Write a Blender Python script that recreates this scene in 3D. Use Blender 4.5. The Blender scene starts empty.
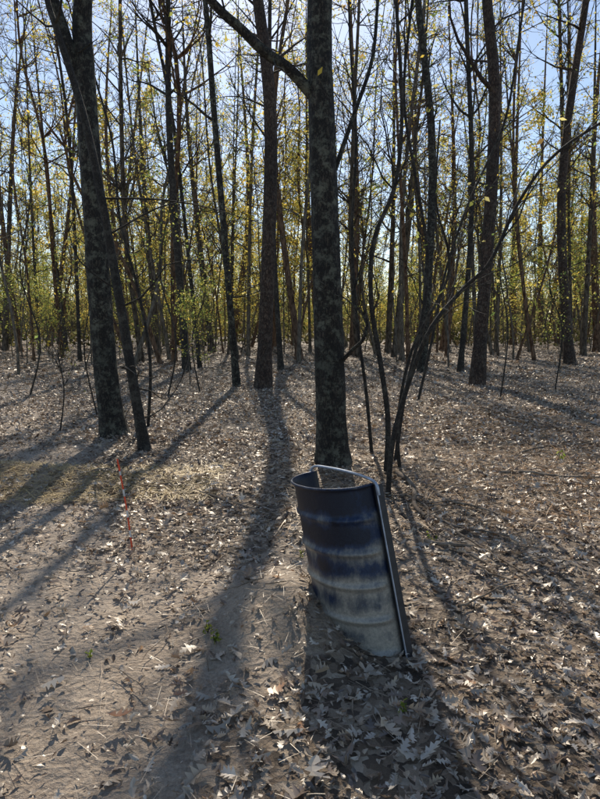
import bpy, math, numpy as np
from mathutils import Vector, Matrix
R = np.random.default_rng(11)
scene = bpy.context.scene
H = 1.6; F = 577.0; PITCH = math.radians(7.4)
SUN_AZ = math.radians(-3.5); SUN_EL = math.radians(40)

# ------------------------------------------------------------ helpers
def ray(px, py):
    a = (px-300)/F; b = (399.5-py)/F
    c, s = math.cos(PITCH), math.sin(PITCH)
    return np.array([a, c + b*s, -s + b*c])
def at_depth(px, py, Y):
    d = ray(px, py); return np.array([0, 0, H]) + d*(Y/d[1])
def on_ground(px, py):
    d = ray(px, py); return np.array([0, 0, H]) + d*(-H/d[2])

_ph = np.random.default_rng(5)
_dirs = [(_ph.uniform(0, 2*math.pi), _ph.uniform(0, 6.28)) for _ in range(40)]
def fbm(x, y, scale, octv=4, off=0):
    r = 0; amp = 1; tot = 0
    for o in range(octv):
        v = 0
        for k in range(4):
            a, p = _dirs[(off+o*4+k) % 40]
            f = scale*(2**o)*(0.8+0.13*k)
            v = v + np.sin((x*math.cos(a)+y*math.sin(a))*f + p + 1.3*np.sin((x*math.sin(a)-y*math.cos(a))*f*0.6+p*2))
        r = r + amp*v/4; tot += amp; amp *= 0.55
    return r/tot
def ground_h(x, y):
    x = np.asarray(x, float); y = np.asarray(y, float)
    d = np.sqrt(x*x+y*y)
    h = 0.05*fbm(x, y, 0.5, 3) * np.clip(d/6, .25, 1) + 0.018*fbm(x, y, 3.0, 3, 7)
    h = h + 0.022*fbm(x, y, 8.0, 3, 17)*np.exp(-d/7)
    h = h + 0.20*np.exp(-(((x+0.05)/0.34)**2 + ((y-2.98)/0.42)**2))
    h = h + 0.09*np.exp(-(((x-0.4)/0.9)**2 + ((y-6.1)/0.9)**2))
    h = h + 0.08*np.exp(-(((x+2.4)/0.7)**2 + ((y-7.9)/0.7)**2))
    yy = y - (5.2 - 0.25*x)
    h = h + 0.10*np.exp(-(yy/0.35)**2)*np.clip((-x-0.2)/1.0, 0, 1)
    h = h + 0.25*fbm(x, y, 0.06, 2, 3)*np.clip((d-14)/20, 0, 1)
    return h
def dirt_mask(x, y):
    n = fbm(x, y, 1.1, 4, 12)
    left = np.exp(-(((x+1.0)/1.2)**2 + ((y-2.5)/1.2)**2))
    mound = np.exp(-(((x+0.12)/0.4)**2 + ((y-3.1)/0.45)**2))
    tc = -1.2-0.42*(y-2.5)-.010*(y-2.5)**2
    trail = np.exp(-((x-tc)/(.6+.04*np.abs(y)))**2)*(y > 0)
    return np.clip(0.5*left + 0.9*mound + .85*trail + 0.6*n - 0.14, 0, 1)

class MB:
    def __init__(s): s.v=[]; s.f=[]; s.m=[]; s.c=[]; s.n=0
    def add(s, v, f, mat=0, col=(1,1,1)):
        v = np.asarray(v, np.float32); f = np.asarray(f, np.int64)
        s.v.append(v); s.f.append(f+s.n); s.m.append(np.full(len(f), mat, np.int32))
        c = np.empty((len(v), 4), np.float32); c[:, 3] = 1; c[:, :3] = col
        s.c.append(c); s.n += len(v)
    def mesh(s, name, mats, smooth=True):
        v = np.concatenate(s.v); f = np.concatenate(s.f); m = np.concatenate(s.m); c = np.concatenate(s.c)
        me = bpy.data.meshes.new(name)
        me.vertices.add(len(v)); me.vertices.foreach_set('co', v.ravel())
        me.loops.add(len(f)*4); me.loops.foreach_set('vertex_index', f.ravel().astype(np.int32))
        me.polygons.add(len(f)); me.polygons.foreach_set('loop_start', np.arange(0, len(f)*4, 4, dtype=np.int32))
        try: me.polygons.foreach_set('loop_total', np.full(len(f), 4, np.int32))
        except Exception: pass
        for mt in mats: me.materials.append(mt)
        me.polygons.foreach_set('material_index', m)
        me.polygons.foreach_set('use_smooth', np.full(len(f), smooth, bool))
        at = me.attributes.new('Col', 'FLOAT_COLOR', 'POINT'); at.data.foreach_set('color', c.ravel())
        me.update(calc_edges=True)
        return me
def obj(name, me, loc=(0,0,0), parent=None):
    o = bpy.data.objects.new(name, me); o.location = loc
    scene.collection.objects.link(o)
    if parent: o.parent = parent
    return o

def tube(mb, P, rad, k=6, mat=0, col=(1,1,1), rough=0.0):
    P = np.asarray(P, float); rad = np.asarray(rad, float)
    T = np.gradient(P, axis=0); T /= np.linalg.norm(T, axis=1)[:, None]+1e-9
    mean = np.abs(T.mean(0)); ref = np.zeros(3); ref[np.argmin(mean)] = 1
    U = np.cross(T, ref); U /= np.linalg.norm(U, axis=1)[:, None]+1e-9
    V = np.cross(T, U)
    a = np.linspace(0, 2*math.pi, k, endpoint=False)
    rr = rad[:, None]*np.ones((1, k))
    if rough > 0:
        s = np.arange(len(P))[:, None]
        rr = rr*(1+rough*(np.sin(3*a+s*.13)*.5+np.sin(5*a-s*.21+1)*.4+R.normal(0, .35, rr.shape)))
    v = P[:, None]+rr[:, :, None]*(np.cos(a)[None, :, None]*U[:, None]+np.sin(a)[None, :, None]*V[:, None])
    n = len(P)
    i = np.arange(n-1)[:, None]*k; j = np.arange(k)[None]; j2 = (j+1) % k
    f = np.stack([i+j, i+j2, i+k+j2, i+k+j], -1).reshape(-1, 4)
    mb.add(v.reshape(-1, 3), f, mat, col)

def norm(a): return a/(np.linalg.norm(a, axis=-1, keepdims=True)+1e-9)
def smooth_path(pts, n):
    pts = np.asarray(pts, float); m = len(pts)
    t = np.linspace(0, m-1, n); out = np.zeros((n, pts.shape[1]))
    for q in range(n):
        i = min(int(t[q]), m-2); u = t[q]-i
        p0, p1, p2, p3 = pts[max(i-1, 0)], pts[i], pts[i+1], pts[min(i+2, m-1)]
        out[q] = .5*((2*p1)+(-p0+p2)*u+(2*p0-5*p1+4*p2-p3)*u*u+(-p0+3*p1-3*p2+p3)*u**3)
    return out

YEL = np.array([[.76,.56,.10],[.66,.57,.13],[.44,.47,.12],[.24,.33,.09],[.50,.31,.10],[.80,.70,.26]])
def leaf_cols(n, pal, w=None):
    idx = R.choice(len(pal), n, p=w); c = pal[idx]*R.uniform(.7, 1.2, (n, 1)); return np.clip(c, 0, .9)
def tree_leaves(mb, C, size, cols, mat=1):
    n = len(C)
    if n == 0: return
    u = norm(R.normal(size=(n, 3))); w = norm(np.cross(u, R.normal(size=(n, 3))))
    s = size*R.uniform(.5, 1.3, (n, 1))
    v = np.stack([C-u*s, C+w*s*.55+u*s*.1, C+u*s, C-w*s*.55+u*s*.1], 1).reshape(-1, 3)
    f = np.arange(n*4).reshape(n, 4)
    mb.add(v, f, mat, np.repeat(cols, 4, 0))

def branch_path(p0, d, L, n, wob=.12, up=.05):
    P = [np.array(p0)]; d = norm(np.array(d, float)); st = L/(n-1)
    for i in range(n-1):
        d = norm(d+R.normal(0, wob, 3)+np.array([0, 0, up])); P.append(P[-1]+d*st)
    return np.array(P)

def add_branches(mb, trunk, trad, start, nb, Lmax, leafn, lsize, pal, w, sub=4, twig=3, updir=(.2,.9), kb=5, tmin=.0025, clump=.5):
    n = len(trunk); Z = trunk[:, 2]; top = Z[-1]; C = []
    for b in range(nb):
        t = R.uniform(0, 1)**.85
        z = start+(top-start)*t
        i = min(np.searchsorted(Z, z), n-1)
        p = trunk[i]; az = R.uniform(0, 2*math.pi); el = R.uniform(*updir)
        d = np.array([math.cos(az)*math.cos(el), math.sin(az)*math.cos(el), math.sin(el)])
        L = Lmax*(1-.65*t)*R.uniform(.45, 1.1)
        r0 = min(trad[i]*.55, .012+.017*L)
        P = branch_path(p, d, L, 7, .16, .06)
        tube(mb, P, np.linspace(r0, .006, 7), kb)
        for s in range(sub):
            j = R.integers(2, 7); q = P[j]
            d2 = norm(norm(P[j]-P[j-1])+R.normal(0, .6, 3))
            L2 = L*R.uniform(.25, .5)
            P2 = branch_path(q, d2, L2, 5, .2, .04)
            tube(mb, P2, np.linspace(r0*.4, tmin*1.5, 5), 4 if tmin < .004 else 3)
            if not twig: C.append(P2)
            for g in range(twig):
                j2 = R.integers(1, 5)
                d3 = norm(norm(P2[j2]-P2[j2-1])+R.normal(0, .7, 3))
                P3 = branch_path(P2[j2], d3, L2*R.uniform(.3, .7), 4, .25, .02)
                tube(mb, P3, np.linspace(tmin*2.4, tmin, 4), 3)
                C.append(P3)
    if C and leafn:
        ws = np.concatenate([np.full(len(c), R.gamma(clump, 1)) for c in C]); C = np.concatenate(C)
        idx = R.choice(len(C), leafn, p=ws/ws.sum())
        pts = C[idx]+R.normal(0, .16, (leafn, 3))
        tree_leaves(mb, pts, lsize, leaf_cols(leafn, pal, w))

# ------------------------------------------------------------ materials
def newmat(name):
    m = bpy.data.materials.new(name); m.use_nodes = True
    nt = m.node_tree; nt.nodes.clear()
    o = nt.nodes.new('ShaderNodeOutputMaterial'); return m, nt, o
def N(nt, t, **k):
    n = nt.nodes.new(t)
    for a, b in k.items():
        if a in n.inputs.keys(): n.inputs[a].default_value = b
        else: setattr(n, a, b)
    return n
def ramp(nt, fac, stops):
    r = nt.nodes.new('ShaderNodeValToRGB'); cr = r.color_ramp
    while len(cr.elements) < len(stops): cr.elements.new(.5)
    for e, (p, c) in zip(cr.elements, stops): e.position = p; e.color = (*c, 1)
    nt.links.new(fac, r.inputs[0]); return r.outputs[0]
def bark(name, dark, mid, lich, lich_amt=.5, scale=1.0):
    m, nt, o = newmat(name); L = nt.links.new
    tc = N(nt, 'ShaderNodeTexCoord'); mp = N(nt, 'ShaderNodeMapping'); mp.inputs['Scale'].default_value = (1, 1, .38)
    L(tc.outputs['Object'], mp.inputs[0])
    v = N(nt, 'ShaderNodeTexVoronoi', Scale=30*scale); v.feature = 'DISTANCE_TO_EDGE'
    n1 = N(nt, 'ShaderNodeTexNoise', Scale=18*scale, Detail=5.0, Roughness=.72); L(mp.outputs[0], n1.inputs[0])
    mx = N(nt, 'ShaderNodeVectorMath'); mx.operation = 'MULTIPLY_ADD'; L(n1.outputs['Color'], mx.inputs[0])
    mx.inputs[1].default_value = (.14, .14, .14); L(mp.outputs[0], mx.inputs[2]); L(mx.outputs[0], v.inputs[0])
    c1 = ramp(nt, v.outputs['Distance'], [(0, tuple(x*.25 for x in dark)), (.12, dark), (.42, mid)])
    n2 = N(nt, 'ShaderNodeTexNoise', Scale=9.0, Detail=7.0, Roughness=.78); L(tc.outputs['Object'], n2.inputs[0])
    f = ramp(nt, n2.outputs[0], [(.5, (0,0,0)), (.6, (lich_amt,)*3)])
    mc = N(nt, 'ShaderNodeMixRGB'); L(f, mc.inputs[0]); L(c1, mc.inputs[1]); mc.inputs[2].default_value = (*lich, 1)
    n5 = N(nt, 'ShaderNodeTexNoise', Scale=1.3, Detail=2.0); L(tc.outputs['Object'], n5.inputs[0])
    tn = ramp(nt, n5.outputs[0], [(.35, (.6,.6,.6)), (.65, (1.15,1.1,1.05))])
    mt = N(nt, 'ShaderNodeMixRGB'); mt.blend_type = 'MULTIPLY'; mt.inputs[0].default_value = 1; L(mc.outputs[0], mt.inputs[1]); L(tn, mt.inputs[2])
    n3 = N(nt, 'ShaderNodeMath'); n3.operation = 'ADD'; L(v.outputs['Distance'], n3.inputs[0])
    sc = N(nt, 'ShaderNodeMath'); sc.operation = 'MULTIPLY'; L(n1.outputs[0], sc.inputs[0]); sc.inputs[1].default_value = .7; L(sc.outputs[0], n3.inputs[1])
    bp = N(nt, 'ShaderNodeBump', Strength=1.0, Distance=.06); L(n3.outputs[0], bp.inputs['Height'])
    p = N(nt, 'ShaderNodeBsdfPrincipled', Roughness=.75); L(mt.outputs[0], p.inputs['Base Color']); L(bp.outputs[0], p.inputs['Normal'])
    L(p.outputs[0], o.inputs[0]); return m
def bark_simple(name, dark, mid):
    m, nt, o = newmat(name); L = nt.links.new
    tc = N(nt, 'ShaderNodeTexCoord'); mp = N(nt, 'ShaderNodeMapping'); mp.inputs['Scale'].default_value = (1, 1, .3)
    L(tc.outputs['Object'], mp.inputs[0])
    n1 = N(nt, 'ShaderNodeTexNoise', Scale=12.0, Detail=2.0, Roughness=.75); L(mp.outputs[0], n1.inputs[0])
    c = ramp(nt, n1.outputs[0], [(.35, dark), (.65, mid)])
    p = N(nt, 'ShaderNodeBsdfDiffuse'); L(c, p.inputs[0]); L(p.outputs[0], o.inputs[0]); return m
def leafmat(name, transl=.5, rough=.45, gloss=.08):
    m, nt, o = newmat(name); L = nt.links.new
    a = N(nt, 'ShaderNodeAttribute'); a.attribute_name = 'Col'
    d = N(nt, 'ShaderNodeBsdfDiffuse'); t = N(nt, 'ShaderNodeBsdfTranslucent')
    L(a.outputs[0], d.inputs[0]); L(a.outputs[0], t.inputs[0])
    m1 = N(nt, 'ShaderNodeMixShader'); m1.inputs[0].default_value = transl; L(d.outputs[0], m1.inputs[1]); L(t.outputs[0], m1.inputs[2])
    if gloss > 0:
        g = N(nt, 'ShaderNodeBsdfGlossy', Roughness=rough); g.inputs['Color'].default_value = (1, .95, .88, 1)
        m2 = N(nt, 'ShaderNodeMixShader'); m2.inputs[0].default_value = gloss; L(m1.outputs[0], m2.inputs[1]); L(g.outputs[0], m2.inputs[2])
        L(m2.outputs[0], o.inputs[0])
    else: L(m1.outputs[0], o.inputs[0])
    return m
BARK = bark('oak_bark', (.036,.031,.024), (.17,.145,.11), (.31,.325,.25), .75)
BARK2 = bark('pine_bark', (.07,.042,.03), (.24,.165,.115), (.29,.255,.205), .4, .8)
BARK3 = bark('smooth_bark', (.07,.058,.046), (.20,.17,.135), (.31,.30,.24), .5, 1.6)
SB = [bark_simple('far_pine_bark', (.06,.038,.028), (.23,.155,.105)), bark_simple('far_oak_bark', (.04,.034,.028), (.17,.145,.115)), bark_simple('far_gum_bark', (.07,.06,.048), (.22,.19,.15))]
LEAF = leafmat('autumn_leaf', .68, .5, 0)
LITTER = leafmat('dry_leaf', .15, .42, .10)
STICK = bark_simple('dead_wood', (.12,.09,.065), (.34,.275,.21))

# ------------------------------------------------------------ ground
def gm():
    m, nt, o = newmat('leaf_litter_ground'); L = nt.links.new
    tc = N(nt, 'ShaderNodeTexCoord')
    nz = N(nt, 'ShaderNodeTexNoise', Scale=9.0, Detail=2.0); L(tc.outputs['Object'], nz.inputs[0])
    ad = N(nt, 'ShaderNodeVectorMath'); ad.operation = 'MULTIPLY_ADD'; L(nz.outputs['Color'], ad.inputs[0]); ad.inputs[1].default_value = (.15,.15,.15); L(tc.outputs['Object'], ad.inputs[2])
    v = N(nt, 'ShaderNodeTexVoronoi', Scale=24.0); L(ad.outputs[0], v.inputs[0])
    sp = N(nt, 'ShaderNodeSeparateColor'); L(v.outputs['Color'], sp.inputs[0])
    lit = ramp(nt, sp.outputs[0], [(0, (.07,.05,.034)), (.35, (.21,.152,.102)), (.6, (.35,.27,.19)), (.85, (.46,.375,.28)), (1, (.60,.51,.40))])
    n2 = N(nt, 'ShaderNodeTexNoise', Scale=60.0, Detail=4.0, Roughness=.75); L(tc.outputs['Object'], n2.inputs[0])
    soil = ramp(nt, n2.outputs[0], [(.25, (.30,.235,.175)), (.5, (.50,.41,.32)), (.75, (.66,.57,.46))])
    a = N(nt, 'ShaderNodeAttribute'); a.attribute_name = 'Col'
    sc = N(nt, 'ShaderNodeSeparateColor'); L(a.outputs[0], sc.inputs[0])
    n3 = N(nt, 'ShaderNodeTexNoise', Scale=12.0, Detail=3.0); L(tc.outputs['Object'], n3.inputs[0])
    am = N(nt, 'ShaderNodeMath'); am.operation = 'ADD'; L(sc.outputs[0], am.inputs[0]); L(n3.outputs[0], am.inputs[1])
    fr = ramp(nt, am.outputs[0], [(.65, (0,0,0)), (.95, (1,1,1))])
    mx = N(nt, 'ShaderNodeMixRGB'); L(fr, mx.inputs[0]); L(lit, mx.inputs[1]); L(soil, mx.inputs[2])
    n4 = N(nt, 'ShaderNodeTexNoise', Scale=.8, Detail=3.0, Roughness=.7); L(tc.outputs['Object'], n4.inputs[0])
    sh = ramp(nt, n4.outputs[0], [(.35, (.7,.65,.60)), (.65, (1.05,1.02,.98))])
    ml = N(nt, 'ShaderNodeMixRGB'); ml.blend_type = 'MULTIPLY'; ml.inputs[0].default_value = 1; L(mx.outputs[0], ml.inputs[1]); L(sh, ml.inputs[2])
    h = N(nt, 'ShaderNodeMath'); h.operation = 'ADD'; L(v.outputs['Distance'], h.inputs[0]); L(n2.outputs[0], h.inputs[1])
    bp = N(nt, 'ShaderNodeBump', Strength=.9, Distance=.03); L(h.outputs[0], bp.inputs['Height'])
    p = N(nt, 'ShaderNodeBsdfPrincipled', Roughness=.7); L(ml.outputs[0], p.inputs['Base Color']); L(bp.outputs[0], p.inputs['Normal'])
    L(p.outputs[0], o.inputs[0]); return m
g = 620
s = np.linspace(-1, 1, g)
wx = np.sinh(s*6.3)/np.sinh(6.3)*450; wy = wx+4.0
X, Y = np.meshgrid(wx, wy)
Z = ground_h(X, Y)
i, j = np.meshgrid(np.arange(g-1), np.arange(g-1), indexing='ij'); i = i.ravel(); j = j.ravel()
mb = MB(); D = dirt_mask(X, Y).ravel()
mb.add(np.stack([X, Y, Z], -1).reshape(-1, 3), np.stack([i*g+j, i*g+j+1, (i+1)*g+j+1, (i+1)*g+j], -1), 0, np.stack([D, D, D], -1))
obj('ground', mb.mesh('ground', [gm()]))

LP = np.array([[.45,.345,.24],[.30,.205,.135],[.40,.33,.255],[.64,.55,.44],[.17,.115,.08],[.46,.28,.15],[.49,.42,.335],[.10,.07,.05]])
LW = np.array([.22,.20,.17,.09,.13,.04,.09,.06])
def litter(name, S, W, xs, ys, size, tilt, lift, density_dirt=.75, cols=None, template_jit=.25):
    n = len(xs)
    keep = R.uniform(size=n) > dirt_mask(xs, ys)*density_dirt
    if cols is None: keep &= R.uniform(size=n) < np.clip(.72+.75*fbm(xs, ys, 1.7, 4, 25), .25, 1)
    xs, ys = xs[keep], ys[keep]; n = len(xs)
    S = np.array(S); W = np.array(W); k = len(S)
    z = ground_h(xs, ys)+R.uniform(.002, lift, n)
    yaw = R.uniform(0, 2*math.pi, n)
    U = np.stack([np.cos(yaw), np.sin(yaw), R.normal(0, tilt, n)], -1); U = norm(U)
    V = np.stack([-np.sin(yaw), np.cos(yaw), R.normal(0, tilt, n)], -1); V = norm(V-U*(U*V).sum(-1, keepdims=True))
    Nn = np.cross(U, V)
    sz = size*np.exp(R.normal(-.08, .36, (n, 1))); sz = np.clip(sz, size*.35, size*1.8); wsc = R.uniform(.6, 1.2, (n, 1))
    curl = R.normal(.25, .6, (n, 1)); fold = R.normal(.15, .55, (n, 1))
    C = np.stack([xs, ys, z], -1)
    bend = R.normal(0, .12, (n, 1))
    rows = []
    for side in (-1, 0, 1):
        a = (S-.5)[None] + (0.06*np.abs(side)*(W > .2))[None]
        b = side*W[None]*wsc*(1+R.normal(0, template_jit, (n, k))*abs(side)) + bend*(S*(1-S)*4)[None]
        hh = curl*(S-.5)[None]**2 + fold*np.abs(side*W[None]) + .04
        rows.append(C[:, None]+sz[:, :, None]*(a[:, :, None]*U[:, None]+b[:, :, None]*V[:, None]+hh[:, :, None]*Nn[:, None]))
    v = np.stack(rows, 1)
    f = []
    for r in range(2):
        for q in range(k-1):
            f.append([r*k+q, r*k+q+1, (r+1)*k+q+1, (r+1)*k+q])
    f = np.array(f)[None]+(np.arange(n)*3*k)[:, None, None]
    col = leaf_cols(n, LP, LW/LW.sum())*np.clip(.92+.35*fbm(xs, ys, 1.2, 3, 31), .6, 1.15)[:, None] if cols is None else cols(n)
    mb = MB(); mb.add(v.reshape(-1, 3), f.reshape(-1, 4), 0, np.repeat(col, 3*k, 0))
    return obj(name, mb.mesh(name, [LITTER], smooth=False))
OS = [0,.12,.18,.30,.38,.52,.60,.74,.80,.92,1]; OW = [.01,.012,.12,.22,.07,.33,.09,.27,.08,.12,.012]
n = 27000; xs = R.uniform(-4.5, 4.5, n); ys = 1+7*R.uniform(size=n)**.9
litter('fallen_leaves', OS, OW, xs, ys, .066, .25, .035, .82)
n = 48000; xs = R.uniform(-4.5, 4.5, n); ys = 1+7*R.uniform(size=n)
litter('fallen_leaves', [0,.3,.7,1], [.02,.22,.2,.02], xs, ys, .032, .4, .02, .5)
n = 105000; ys = R.uniform(7.5, 18, n); xs = R.uniform(-1, 1, n)*(ys*.75+2)
litter('fallen_leaves', [0,.35,.7,1], [.03,.27,.24,.03], xs, ys, .062, .32, .04, .5)
n = 55000; ys = 17+28*R.uniform(size=n)**1.0; xs = R.uniform(-1, 1, n)*(ys*.7+2)
litter('fallen_leaves', [0,.5,1], [.1,.35,.1], xs, ys, .10, .3, .04, .4)
n = 9000; xs = R.uniform(-8, 8, n); ys = R.uniform(-5, 1.2, n)
litter('fallen_leaves', [0,.35,.7,1], [.03,.27,.24,.03], xs, ys, .1, .25, .03, .3)
hp = [on_ground(px, py) for px, py in [(245,738),(265,770),(300,735),(325,775),(180,705),(55,690),(20,760),(430,760),(470,690),(120,730),(275,700),(330,745),(290,742),(285,728)]]
hp = np.array(hp)
def hc(n): return leaf_cols(n, np.array([[.58,.50,.40],[.50,.40,.29],[.48,.25,.12],[.50,.43,.34]]))
litter('fallen_leaves', OS, OW, hp[:,0], hp[:,1], .11, .1, .05, 0, hc, .1)

def straw(name, n, xr, yr, L, r, col, mat):
    mb = MB(); x = R.uniform(*xr, n); y = R.uniform(*yr, n); a = R.uniform(0, math.pi, n)
    l = L*R.uniform(.5, 1.5, n); z = ground_h(x, y)+R.uniform(.008, .03, n); dz = R.normal(0, .08, n)*l
    d = np.stack([np.cos(a)*l, np.sin(a)*l, dz], -1)*.5; c = np.stack([x, y, z], -1)
    w = np.stack([-np.sin(a), np.cos(a), np.zeros(n)], -1)*r; m_ = c+np.stack([0*x, 0*x, r+0*x], -1)*1.5
    v = np.stack([c-d-w, c-d+w, m_+w, m_-w, c+d+w, c+d-w], 1)
    f = np.array([[0,3,2,1],[3,5,4,2]])[None]+(np.arange(n)*6)[:, None, None]
    mb.add(v.reshape(-1, 3), f.reshape(-1, 4), 0, np.repeat(leaf_cols(n, col), 6, 0))
    return obj(name, mb.mesh(name, [mat], smooth=False))
SC = np.array([[.34,.24,.15],[.24,.165,.105],[.42,.32,.22]])
straw('pine_straw', 12000, (-5, 6), (1.2, 12), .09, .001, SC, LITTER)
straw('pine_straw', 12000, (-.2, 5.5), (4.3, 11), .2, .002, np.array([[.54,.31,.14],[.38,.23,.12],[.56,.42,.27]]), LITTER)
straw('pine_straw', 3500, (-3.4, -.8), (5.0, 6.4), .2, .002, np.array([[.60,.44,.18],[.46,.34,.17]]), LITTER)
mb = MB()
def stick(px0, py0, px1, py1, r, lift=.03):
    a = on_ground(px0, py0); b = on_ground(px1, py1)
    P = smooth_path([a, a*.65+b*.35+np.r_[R.normal(0, .05, 2), 0], a*.3+b*.7+np.r_[R.normal(0, .05, 2), 0], b], 12)
    P[:, 2] = ground_h(P[:, 0], P[:, 1])+lift+R.uniform(0, .01, 12)
    tube(mb, P, np.linspace(r, r*.45, 12), 6)
for t in [(458,612,522,588,.008),(395,480,425,520,.03),(425,545,470,552,.02),(500,476,600,478,.018),(405,500,450,545,.012),(435,520,520,545,.012),(470,560,510,585,.01),
          (560,500,600,560,.012),(520,455,600,440,.012),(200,500,300,520,.006),(0,352,60,380,.02),(480,410,560,430,.02),(130,395,200,405,.02),(515,420,600,400,.015),(440,500,500,520,.015),(450,530,540,590,.01)]:
    stick(*t)
for q in range(300):
    y = 2+24*R.uniform()**1.0; x = R.uniform(-.65, .65)*y; a = R.uniform(0, 6.28); l = R.uniform(.08, .3)*(1+y*.09)
    P = branch_path((x, y, 0), (math.cos(a), math.sin(a), 0), l, 6, .2, 0); P[:, 2] = ground_h(P[:, 0], P[:, 1])+.02+R.uniform(0, .02)
    tube(mb, P, np.linspace(.002+.0012*y*.5, .002, 6), 4)
for q in range(70):
    x = R.uniform(.3, 4); y = R.uniform(4.5, 9); a = R.uniform(-.8, .8); l = R.uniform(.2, .8)
    P = branch_path((x, y, 0), (math.cos(a), math.sin(a), 0), l, 6, .15, 0); P[:, 2] = ground_h(P[:, 0], P[:, 1])+.025+R.uniform(0, .03)
    tube(mb, P, np.linspace(.006, .003, 6), 4)
obj('fallen_branches', mb.mesh('fallen_branches', [STICK]))

# ------------------------------------------------------------ hero trees
def trunk_from(pts, r0, r1, n=40, flare=.5):
    P = smooth_path(pts, n); t = np.linspace(0, 1, n)
    z = P[:, 2]-P[0, 2]
    r = r0+(r1-r0)*t**.9; r = r*(1+flare*np.exp(-z/.18))
    return P, r
def hero(name, pix, Y, r0, Htot, mat, start, nb, Lmax, leafn, k=20, extra=None, flare=.45, lsize=.05, dead=0, r1=.05, w=None):
    pts = [at_depth(px, py, Y) for px, py in pix]
    g0 = ground_h(pts[0][0], pts[0][1]); pts[0][2] = g0-.08
    d = pts[-1]-pts[-2]; d = d/d[2]*1.0; d[:2] *= .6
    while pts[-1][2] < Htot:
        pts.append(pts[-1]+np.array([d[0]+R.normal(0, .07), d[1]+R.normal(0, .07), 1])*2.2)
    base = np.array([pts[0][0], pts[0][1], g0])
    pts = [p-base for p in pts]
    P, r = trunk_from(pts, r0, r1, max(30, int(Htot*5)) if k > 12 else 26, flare)
    mb = MB(); tube(mb, P, r, k, rough=.05 if k > 12 else 0)
    add_branches(mb, P, r, start, nb, Lmax, leafn, lsize, YEL, w, clump=.3)
    for b in range(dead):
        i = R.integers(int(len(P)*.05), int(len(P)*.5)); az = R.uniform(0, 6.28)
        Q = branch_path(P[i], (math.cos(az), math.sin(az), R.uniform(-.1, .7)), R.uniform(.4, 2.2), 7, .25, .02)
        tube(mb, Q, np.linspace(.014, .004, 7), 4)
        for z in range(2):
            j = R.integers(2, 6); Q2 = branch_path(Q[j], norm(Q[j]-Q[j-1])+R.normal(0, .6, 3), R.uniform(.2, .8), 5, .2)
            tube(mb, Q2, np.linspace(.008, .003, 5), 3)
    if extra: extra(mb, base)
    return obj(name, mb.mesh(name, [mat, LEAF]), base)

def limb(pixd, r0, r1, k=8, n=22):
    def f(mb, base, pixd=pixd):
        P = smooth_path([at_depth(a, b, c)-base for a, b, c in pixd], n)
        tube(mb, P, np.linspace(r0, r1, n), k, rough=.05)
        for q in range(9):
            i = R.integers(5, n); Q = branch_path(P[i], norm(P[min(i, n-1)]-P[i-1])+R.normal(0, .5, 3), R.uniform(.3, 1.1), 6, .2, .04)
            tube(mb, Q, np.linspace(max(.3*r1, .005), .002, 6), 4)
    return f
def multi(*fs):
    def f(mb, base):
        for q in fs: q(mb, base)
    return f
hero('oak_tree', [(333,472),(330,380),(326,250),(322,120),(320,0)], 6.1, .17, 19, BARK, 7.5, 22, 4, 500, 28,
     multi(limb([(315,98,6.1),(290,70,6.0),(265,52,5.9),(240,28,5.8),(215,5,5.7),(180,-40,5.6)], .06, .036, 10),
           limb([(343,360,6.0),(352,350,5.9),(364,338,5.8),(366,318,5.8),(352,300,5.8),(360,270,5.8)], .022, .01, 6),
           limb([(335,170,6.1),(352,120,6.2),(372,60,6.3),(378,0,6.4),(385,-60,6.5)], .026, .012, 6)))
hero('oak_tree', [(116,442),(106,370),(96,240),(88,130),(84,60),(83,0)], 7.9, .17, 18, BARK, 7, 20, 4, 500, 24,
     multi(limb([(89,140,7.9),(80,90,7.9),(66,40,7.8),(50,-10,7.7),(30,-70,7.6)], .10, .06, 10)), r1=.06)
hero('sweetgum_tree', [(146,457),(133,380),(118,290),(100,190),(82,110),(60,40),(40,-30)], 7.2, .07, 9, BARK3, 4.5, 14, 2, 150, 14, flare=.5, r1=.02, dead=8)
spec = [(263,388,15,258,0),(477,386,14,487,0),(237,386,7,205,1),(187,372,8,168,2),(422,372,9,418,1),(460,372,6,466,2),(570,364,10,586,0),(583,356,6,596,1),
 (513,345,7,522,0),(300,360,7,288,0),(281,370,6,270,2),(352,355,7,350,0),(388,352,7,394,1),(443,351,8,448,0),(541,338,7,548,0),(158,352,7,135,1),(80,362,4,50,2),
 (66,352,6,30,1),(20,352,6,-5,0),(130,350,6,112,0),(212,352,7,182,1),(49,346,6,80,0),(105,347,7,150,2),(232,345,8,236,0),(180,345,7,200,0),(320,346,8,306,0),(496,352,5,500,2),(432,343,7,405,0),(560,345,8,570,0),(5,350,6,28,1),(275,347,8,280,0),(598,352,9,606,0),(170,360,4,120,2),(248,356,4,262,2),(200,368,4,150,2),(402,360,5,425,2),(530,352,4,500,2)]
mats = [BARK2, BARK, BARK3]; nms = ['pine_tree', 'oak_tree', 'sweetgum_tree']
for (px, py, w, tx, kd) in spec:
    b = on_ground(px, py); Yd = b[1]; r = w/F*Yd*.5
    ym = R.uniform(120, 220); bow = R.normal(0, 8)
    hero(nms[kd], [(px, py), (px+(tx-px)*(py-ym)/py+bow, ym), (tx, 0)], Yd, r, R.uniform(14, 19), mats[kd] if py > 360 else SB[kd], R.uniform(4.5, 7.5), 22, 3.0, R.choice([40, 100, 250, 600]) + (350 if py < 356 else 0), 10, flare=.35, lsize=.055, dead=14, r1=.025, w=[.42,.25,.08,.03,.07,.15] if 180 < px < 330 else None)

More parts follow.
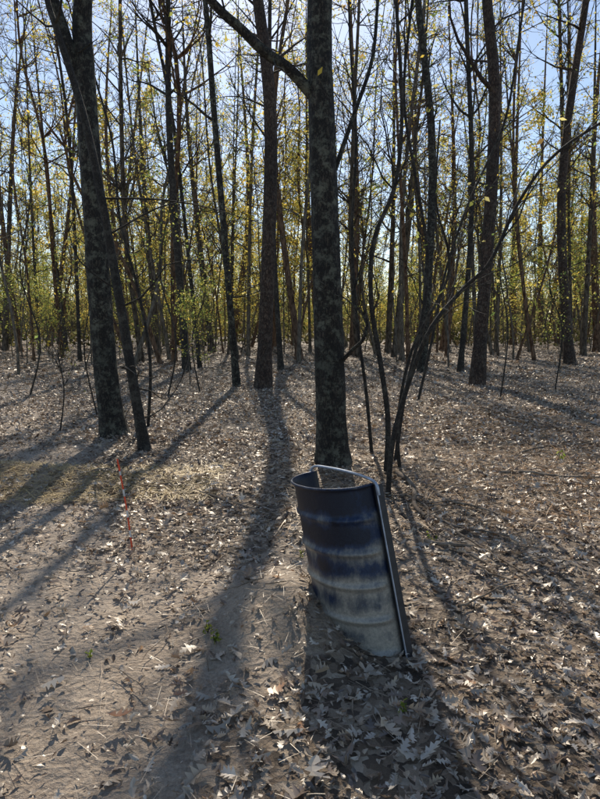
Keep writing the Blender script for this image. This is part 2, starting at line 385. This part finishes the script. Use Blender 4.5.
def sap(name, pixd, r0, r1, leafn=0, mat=BARK3, tw=10, w=None):
    pts = [at_depth(*q) for q in pixd]; g0 = ground_h(pts[0][0], pts[0][1]); pts[0][2] = g0-.03
    base = np.array([pts[0][0], pts[0][1], g0]); P = smooth_path([p-base for p in pts], 40)
    mb = MB(); tube(mb, P, np.linspace(r0, r1, 40), 8, rough=.04); C = []
    for q in range(tw):
        i = R.integers(12, 40); Q = branch_path(P[i], norm(P[min(i+1, 39)]-P[i-1])+R.normal(0, .55, 3), R.uniform(.4, 1.8), 8, .18, .03)
        tube(mb, Q, np.linspace(max(r1*.7, .005), .002, 8), 5)
        for z in range(4):
            j = R.integers(2, 8); Q2 = branch_path(Q[j], norm(Q[j]-Q[j-1])+R.normal(0, .7, 3), R.uniform(.15, .6), 5, .2)
            tube(mb, Q2, np.linspace(.004, .0018, 5), 4); C.append(Q2)
    if leafn and C:
        C = np.concatenate(C); pts = C[R.integers(0, len(C), leafn)]+R.normal(0, .04, (leafn, 3)); tree_leaves(mb, pts, .035, leaf_cols(leafn, YEL, w))
    obj(name, mb.mesh(name, [mat, LEAF]), base)
sap('sapling', [(388,492,5.2),(393,440,5.2),(408,385,5.2),(430,330,5.1),(462,290,5.1),(490,262,5.0),(520,200,5.0),(560,150,4.9),(640,100,4.8)], .026, .010, 20)
sap('sapling', [(386,475,5.8),(388,420,5.8),(380,360,5.8),(371,300,5.8),(374,240,5.8),(395,185,5.8),(402,110,5.8),(396,0,5.8),(392,-80,5.8)], .03, .014, 20)
sap('sapling', [(395,470,6.4),(404,400,6.4),(420,330,6.4),(428,260,6.5),(416,180,6.5),(404,100,6.5),(410,20,6.5),(420,-60,6.5)], .024, .012, 30)
sap('sapling', [(372,455,6.8),(366,390,6.8),(358,330,6.8),(352,240,6.8),(356,140,6.8),(350,40,6.8),(348,-50,6.8)], .022, .010, 10)
sap('sapling', [(400,480,6.0),(398,420,6.0),(412,350,6.0),(445,285,6.0),(448,250,6.0),(436,200,6.0),(440,120,6.0)], .02, .008, 20)
sap('sapling', [(418,398,12),(432,340,12),(446,270,12),(470,200,12),(505,120,12),(520,30,12),(530,-40,12)], .03, .02, 80)
sap('sapling', [(148,430,8.8),(150,360,8.8),(138,290,8.8),(120,220,8.8),(112,140,8.8),(90,60,8.8),(70,-30,8.8)], .026, .012, 60)
sap('sapling', [(60,432,8.6),(64,390,8.6),(58,350,8.6),(62,310,8.6)], .012, .005, 30, tw=14)
sap('sapling', [(97,400,10),(84,350,10),(90,290,10),(70,220,10)], .014, .005, 30, tw=14)
sap('sapling', [(500,400,12),(508,330,12),(500,260,12),(520,180,12)], .018, .006, 60, tw=14)
GW = [.08,.2,.35,.27,.02,.08]
sap('sapling', [(168,400,13),(176,340,13),(160,270,13),(170,190,13),(150,100,13)], .022, .008, 300, tw=26, w=GW)
sap('sapling', [(200,395,14),(192,340,14),(205,290,14),(196,230,14)], .018, .006, 350, tw=28, w=GW)
sap('sapling', [(30,400,13),(40,340,13),(20,270,13),(30,190,13),(10,100,13)], .022, .008, 160, tw=22, w=GW)
sap('sapling', [(555,390,14),(562,330,14),(550,280,14),(575,220,14)], .018, .006, 300, tw=26, w=GW)

# ------------------------------------------------------------ mid / far forest from prototypes
def proto(q, far):
    hgt = R.uniform(13, 20); lean = R.normal(0, 1.5, 2); r0 = R.uniform(.045, .13)
    pts = [np.array([0, 0, -.1]), np.array([lean[0]*.3+R.normal(0, .3), lean[1]*.3, hgt*.25]), np.array([lean[0]*.6+R.normal(0, .4), lean[1]*.6, hgt*.5]), np.array([lean[0]*.7, lean[1]*.7+R.normal(0, .2), hgt*.75]), np.array([lean[0], lean[1], hgt])]
    P, r = trunk_from(pts, r0, .02, 20, .3)
    mb = MB(); tube(mb, P, r, 5 if far else 7)
    W = np.array([[.34,.28,.13,.06,.04,.15],[.08,.20,.35,.29,.02,.06],[.30,.26,.15,.07,.09,.13]][q % 3])
    nl = [120, 1000, 300, 1900, 500, 1300, 60, 800, 1500, 250][q]
    if far: add_branches(mb, P, r, R.uniform(2, 5), 34, 3.0, nl, .10, YEL, W, sub=3, twig=0, kb=3, tmin=.008, clump=.4)
    else: add_branches(mb, P, r, R.uniform(2.5, 6), 36, 2.8, int(nl*.8), .065, YEL, W, sub=4, twig=2, kb=4, tmin=.004, clump=.35)
    return mb.mesh('forest_tree_mesh', [SB[q % 3], LEAF])
protos = [proto(q, False) for q in range(10)]; fprotos = [proto(q, True) for q in range(10)]
poles = []
for q in range(6):
    hgt = R.uniform(6, 13); P = branch_path((0, 0, -.05), (R.normal(0, .18), R.normal(0, .18), 1), hgt, 16, .07, .01)
    mb = MB(); r_ = np.linspace(R.uniform(.025, .05), .008, 16); tube(mb, P, r_, 5)
    add_branches(mb, P, r_, 1.5, 22, 2.0, [20, 120, 400, 60, 250, 700][q], .055, YEL, np.array([.25,.25,.2,.13,.04,.13]), sub=3, twig=2, updir=(.3,1.1), kb=4, tmin=.004)
    poles.append(mb.mesh('pole_mesh', [SB[2], LEAF]))
taken = [on_ground(t[0], t[1])[:2] for t in spec]
def place(n, y0, y1, spread, parent, mind, pr, nm=None):
    pl = []; tries = 0
    while len(pl) < n and tries < n*60:
        tries += 1
        y = math.sqrt(R.uniform(y0*y0, y1*y1)); x = R.uniform(-1, 1)*(y*spread+4)
        if fbm(x, y, .22, 2, 6) < -.25: continue
        p = np.array([x, y])
        if any(np.hypot(*(p-t)) < mind for t in pl) or any(np.hypot(*(p-t)) < .8 for t in taken): continue
        pl.append(p); q = R.integers(0, len(pr))
        o = obj(nm or ('tree' if parent else nms[q % 3]), pr[q], (x, y, float(ground_h(x, y))), parent)
        sc_ = R.uniform(.65, 1.4); o.scale = (sc_, sc_, sc_**.5*R.uniform(.85, 1.15)); o.rotation_euler = (R.normal(0, .035), R.normal(0, .035), R.uniform(0, 6.28))
place(88, 22, 46, .72, None, .7, protos)
df = bpy.data.objects.new('distant_forest', None); scene.collection.objects.link(df)
place(600, 42, 130, .75, df, .7, fprotos)
for x, y in [(-9,5),(-11,10),(9.5,7),(12,12),(-8,-6),(7,-9),(0,-14),(13,1),(-14,0),(-13,16),(15,18),(-5,-16),(-18,8),(18,6),(12,-12)]:
    o = obj('oak_tree', protos[R.integers(0, 9)], (x, y, float(ground_h(x, y)))); o.rotation_euler = (0, 0, R.uniform(0, 6))

sp_ = []
for q in range(7):
    hgt = R.uniform(3, 7); P = branch_path((0, 0, -.05), (0, 0, 1), hgt, 14, .06, .03)
    mb = MB(); tube(mb, P, np.linspace(.03, .006, 14), 5)
    Wq = np.array([.38,.32,.12,.03,.01,.14]) if q % 2 else np.array([.04,.16,.42,.33,0,.05])
    add_branches(mb, P, np.linspace(.03, .006, 14), .5 if q == 6 else .8, 24, 1.7, [150, 600, 900, 1600, 250, 900, 1600][q], .05, YEL, Wq, sub=3, twig=2, updir=(.1,.8), kb=4, clump=.8)
    sp_.append(mb.mesh('sapling_mesh', [SB[2], LEAF]))
us = bpy.data.objects.new('forest_understory', None); scene.collection.objects.link(us)
place(150, 17, 60, .7, us, .7, poles, 'thin_sapling')
for q in range(380):
    y = R.uniform(22, 85); x = R.uniform(-1, 1)*(y*.7+3)
    if fbm(x, y, .12, 2, 20) < -.1: continue
    o = obj('sapling_clump', sp_[R.integers(0, 7)], (x, y, float(ground_h(x, y))), us); s1 = R.uniform(.4, 1.6); o.scale = (s1,)*3; o.rotation_euler = (0, 0, R.uniform(0, 6.28))
for px, py, q, s1 in [(284,352,3,1.8),(262,356,3,1.6),(245,352,1,1.6),(190,385,2,.55),(205,368,6,.6),(548,350,2,1.4),(590,352,2,1.4),(20,352,2,1.),(560,372,4,.6),(505,352,6,1.2),(300,350,3,1.9),(225,348,3,1.7),(270,350,1,2.0),(560,348,3,1.5),(580,350,6,1.6),(100,355,1,.8),(120,360,6,.7),(520,348,3,1.5),(40,352,2,1.1),(380,348,2,1.2),(410,350,6,1.1)]:
    b = on_ground(px, py); o = obj('sapling', sp_[q], (b[0], b[1], float(ground_h(b[0], b[1])))); o.scale = (s1,)*3; o.rotation_euler = (0, 0, R.uniform(0, 6))
mb = MB(); n = 95000; yy = 42+108*R.uniform(size=n)**.7; xx = R.uniform(-1, 1, n)*(yy*.85+5)
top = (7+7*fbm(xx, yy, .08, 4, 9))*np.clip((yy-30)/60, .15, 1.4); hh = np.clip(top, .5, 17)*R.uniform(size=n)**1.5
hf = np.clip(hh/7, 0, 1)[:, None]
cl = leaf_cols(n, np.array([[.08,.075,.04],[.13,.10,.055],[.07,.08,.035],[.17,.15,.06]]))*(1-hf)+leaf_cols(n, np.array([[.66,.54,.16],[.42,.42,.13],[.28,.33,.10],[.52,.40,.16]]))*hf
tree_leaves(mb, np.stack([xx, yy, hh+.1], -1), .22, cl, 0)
n = 14000; xx = R.uniform(-140, 140, n); yy = R.uniform(150, 158, n); hh = 8*R.uniform(size=n)
tree_leaves(mb, np.stack([xx, yy, hh], -1), .9, leaf_cols(n, np.array([[.07,.065,.04],[.09,.075,.045],[.06,.065,.03]])), 0)
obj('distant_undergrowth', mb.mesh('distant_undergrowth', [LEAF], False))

# ------------------------------------------------------------ window well
def metal():
    m, nt, o = newmat('galvanized_steel'); L = nt.links.new
    tc = N(nt, 'ShaderNodeTexCoord')
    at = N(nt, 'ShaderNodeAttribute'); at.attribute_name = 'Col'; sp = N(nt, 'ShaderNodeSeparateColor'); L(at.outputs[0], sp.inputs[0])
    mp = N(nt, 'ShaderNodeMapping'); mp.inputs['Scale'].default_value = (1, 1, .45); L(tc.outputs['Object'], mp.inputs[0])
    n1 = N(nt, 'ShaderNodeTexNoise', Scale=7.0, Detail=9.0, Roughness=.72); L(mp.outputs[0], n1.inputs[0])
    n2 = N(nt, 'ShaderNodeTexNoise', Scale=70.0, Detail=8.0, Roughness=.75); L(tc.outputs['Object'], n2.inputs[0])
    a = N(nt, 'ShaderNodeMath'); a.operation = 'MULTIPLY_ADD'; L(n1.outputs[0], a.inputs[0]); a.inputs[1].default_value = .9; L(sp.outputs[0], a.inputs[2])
    base = ramp(nt, a.outputs[0], [(.64, (.008,.014,.034)), (.75, (.022,.042,.10)), (.84, (.14,.15,.165)), (.97, (.36,.345,.31))])  # navy stops paint a dark sky and forest reflection into the base colour
    spk = ramp(nt, n2.outputs[0], [(.35, (.6,.6,.6)), (.65, (1.1,1.06,1.0))])
    ml = N(nt, 'ShaderNodeMixRGB'); ml.blend_type = 'MULTIPLY'; ml.inputs[0].default_value = 1; L(base, ml.inputs[1]); L(spk, ml.inputs[2])
    rg = N(nt, 'ShaderNodeMapRange'); L(n1.outputs[0], rg.inputs[0]); rg.inputs[3].default_value = .25; rg.inputs[4].default_value = .7
    bp = N(nt, 'ShaderNodeBump', Strength=.25, Distance=.01); L(n2.outputs[0], bp.inputs['Height'])
    p = N(nt, 'ShaderNodeBsdfPrincipled', Metallic=.3); L(ml.outputs[0], p.inputs['Base Color']); L(rg.outputs[0], p.inputs['Roughness']); L(bp.outputs[0], p.inputs['Normal'])
    L(p.outputs[0], o.inputs[0]); return m
def plain(name, col, rough, metal_=0):
    m, nt, o = newmat(name); L = nt.links.new
    tc = N(nt, 'ShaderNodeTexCoord'); n1 = N(nt, 'ShaderNodeTexNoise', Scale=30.0, Detail=5.0); L(tc.outputs['Object'], n1.inputs[0])
    c = ramp(nt, n1.outputs[0], [(.3, tuple(x*.6 for x in col)), (.7, col)])
    p = N(nt, 'ShaderNodeBsdfPrincipled', Roughness=rough, Metallic=metal_); L(c, p.inputs['Base Color']); L(p.outputs[0], o.inputs[0]); return m
MET = metal(); EDGE = plain('zinc_edge', (.46,.51,.60), .4, .4); DARK = plain('dark_flange', (.05,.05,.055), .45, .4)
A = at_depth(314, 472, 3.30); B = at_depth(373, 484, 2.76); Bb = at_depth(403, 650, 2.63)
ec = norm(B-A); ax = norm(Bb-B); en = norm(np.cross(ec, ax))
if en[0] > 0: en = -en
axl = ax
mid = (A+B)/2; half = np.linalg.norm(B-A)/2; PROJ = .23; DEP = 1.15
ww = bpy.data.objects.new('window_well', None); ww.location = mid; scene.collection.objects.link(ww)
nt_, nd = 72, 170
th = np.linspace(0, math.pi, nt_); dd = np.linspace(0, DEP, nd)
TH, DD = np.meshgrid(th, dd)
rib = (np.exp(-(((DD-.02) % .165-.14)/.014)**2)*.013)
rib = rib*np.clip(np.sin(TH)*4, 0, 1)
cx = np.sign(np.cos(TH))*np.abs(np.cos(TH))**.9*half; nn = np.abs(np.sin(TH))**.85*PROJ
o_c = cx+rib*np.cos(TH); o_n = nn+rib*np.sin(TH)
V = o_c[..., None]*ec+o_n[..., None]*en+DD[..., None]*axl
ii, jj = np.meshgrid(np.arange(nd-1), np.arange(nt_-1), indexing='ij'); ii = ii.ravel(); jj = jj.ravel()
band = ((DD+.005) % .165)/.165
reflect_tone = np.clip(.14+DD*.62+.11*np.cos((band-.0)*2*math.pi)*np.clip(DD/.15, 0, 1)+.05*np.cos(TH*2.0+.5)*np.clip(DD/.2, 0, 1), 0, 1)  # painted reflection: navy at the top and between ribs, dusty tan below
mb = MB(); mb.add(V.reshape(-1, 3), np.stack([ii*nt_+jj, ii*nt_+jj+1, (ii+1)*nt_+jj+1, (ii+1)*nt_+jj], -1), 0, np.repeat(reflect_tone.reshape(-1, 1), 3, 1))
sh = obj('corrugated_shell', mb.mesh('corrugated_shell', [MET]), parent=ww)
md = sh.modifiers.new('s', 'SOLIDIFY'); md.thickness = .004
mb = MB(); rim = V[0]
tube(mb, rim, np.full(len(rim), .007), 8, 0, (.3,.3,.3)); obj('rolled_rim', mb.mesh('rolled_rim', [MET]), parent=ww)
def boxbeam(p0, p1, u, w, hu, hw):
    c = []
    for p in (p0, p1):
        for a, b in ((-1,-1),(1,-1),(1,1),(-1,1)): c.append(p+u*hu*a+w*hw*b)
    f = [[0,3,2,1],[4,5,6,7]]+[[q, (q+1) % 4, 4+(q+1) % 4, 4+q] for q in range(4)]
    return np.array(c), f
for sgn, nm in ((1, 'flange_near'), (-1, 'flange_far')):
    e0 = ec*half*sgn
    mb = MB()
    v, f = boxbeam(e0+ec*.014*sgn, e0+axl*DEP+ec*.014*sgn, ec, en, .014, .002); mb.add(v, f, 0)
    v, f = boxbeam(e0+ec*.0295*sgn-en*.016, e0+axl*DEP+ec*.0295*sgn-en*.016, ec, en, .0015, .018); mb.add(v, f, 0)
    v, f = boxbeam(e0+ec*.0290*sgn+en*.0045, e0+axl*DEP+ec*.0290*sgn+en*.0045, ec, en, .003, .0025); mb.add(v, f, 1)
    o = obj(nm, mb.mesh(nm, [DARK, EDGE], False), parent=ww)
mb = MB()
P = smooth_path([-ec*(half+.03)+axl*.04+en*.02, -ec*half-axl*.03, -ec*half*.5-axl*.035-en*.02, ec*half*.3-axl*.03-en*.02, ec*(half-.02)-axl*.022, ec*(half+.03)+axl*.0, ec*(half+.036)+axl*.05], 40)
tube(mb, P, np.full(40, .0075), 10); obj('cross_bar', mb.mesh('cross_bar', [EDGE]), parent=ww)

# ------------------------------------------------------------ survey stake
ORG = plain('orange_fluorescent', (.95,.10,.03), .5); WHT = plain('white_tape', (.80,.77,.72), .5)
b = on_ground(133, 552); t = at_depth(117, 459, b[1]+.02)
b[2] = ground_h(b[0], b[1])-.05; st = bpy.data.objects.new('survey_stake', None); st.location = b; scene.collection.objects.link(st)
d = t-b
cuts = [(0,.22,0),(.22,.29,1),(.29,.42,0),(.42,.49,1),(.49,.63,0),(.63,.70,1),(.70,.84,0),(.84,.88,1),(.88,1,0)]
for q, (a0, a1, mm) in enumerate(cuts):
    mb = MB(); n_ = 6; tt = np.linspace(a0, a1, n_)[:, None]
    tube(mb, d*tt+np.sin(tt*3)*np.array([[.01, 0, 0]]), np.full(n_, .006 if mm == 0 else .007), 8)
    obj('rod_section_%d' % q, mb.mesh('rod_section', [[ORG, WHT][mm]]), parent=st)
mb = MB()
P = branch_path(d*.97, (.3, -.2, -.9), .05, 6, .2, -.1)
w = np.array([.004, .002, .002]); v = np.concatenate([P-w, P+w]); f = [[i_, i_+1, i_+7, i_+6] for i_ in range(5)]
mb.add(v, f, 0)
obj('flagging_ribbon', mb.mesh('flagging_ribbon', [ORG], False), parent=st)

def seedling(px, py, n, s_, col):
    b = on_ground(px, py); b[2] = ground_h(b[0], b[1]); mb = MB()
    for q in range(n):
        a = R.uniform(0, 6.28); P = branch_path((0, 0, 0), (math.cos(a)*.5, math.sin(a)*.5, 1), s_*R.uniform(.6, 1.3), 5, .15)
        tube(mb, P, np.linspace(.002, .001, 5), 4)
        C = np.repeat(P[2:], 2, 0)+R.normal(0, s_*.12, (6, 3)); tree_leaves(mb, C, s_*.22, leaf_cols(6, np.array(col)))
    obj('seedling', mb.mesh('seedling', [BARK3, LEAF], False), b)
G = [[.25,.32,.06],[.35,.38,.08]]
seedling(405, 716, 2, .07, G); seedling(216, 652, 7, .05, G); seedling(208, 640, 5, .05, G); seedling(430, 545, 3, .08, G); seedling(90, 660, 2, .05, G); seedling(560,460,4,.1,G); seedling(300,560,2,.05,G)

# ------------------------------------------------------------ light, camera
w = bpy.data.worlds.new('World'); scene.world = w; w.use_nodes = True
nt = w.node_tree; bg = nt.nodes['Background']; sk = nt.nodes.new('ShaderNodeTexSky'); sk.sky_type = 'NISHITA'; sk.sun_disc = False
sk.sun_elevation = SUN_EL; sk.sun_rotation = SUN_AZ; sk.air_density = 1.0; sk.dust_density = 0.4; sk.ozone_density = 1.2
nt.links.new(sk.outputs[0], bg.inputs[0]); bg.inputs[1].default_value = .145
ld = bpy.data.lights.new('sun', 'SUN'); ld.energy = 5.0; ld.angle = math.radians(.5); ld.color = (1, .91, .77)
lo = bpy.data.objects.new('sun', ld); scene.collection.objects.link(lo)
sv = Vector((math.sin(SUN_AZ)*math.cos(SUN_EL), math.cos(SUN_AZ)*math.cos(SUN_EL), math.sin(SUN_EL)))
lo.rotation_euler = (-sv).to_track_quat('-Z', 'Y').to_euler(); lo.location = sv*50
cd = bpy.data.cameras.new('camera'); cd.sensor_fit = 'VERTICAL'; cd.sensor_height = 24; cd.lens = F/799*24; cd.clip_end = 2000; cd.clip_start = .05
co = bpy.data.objects.new('camera', cd); co.location = (0, 0, H); co.rotation_euler = (math.radians(90)-PITCH, 0, 0); scene.collection.objects.link(co); scene.camera = co
scene.view_settings.view_transform = 'Standard'; scene.view_settings.look = 'None'; scene.view_settings.exposure = 0
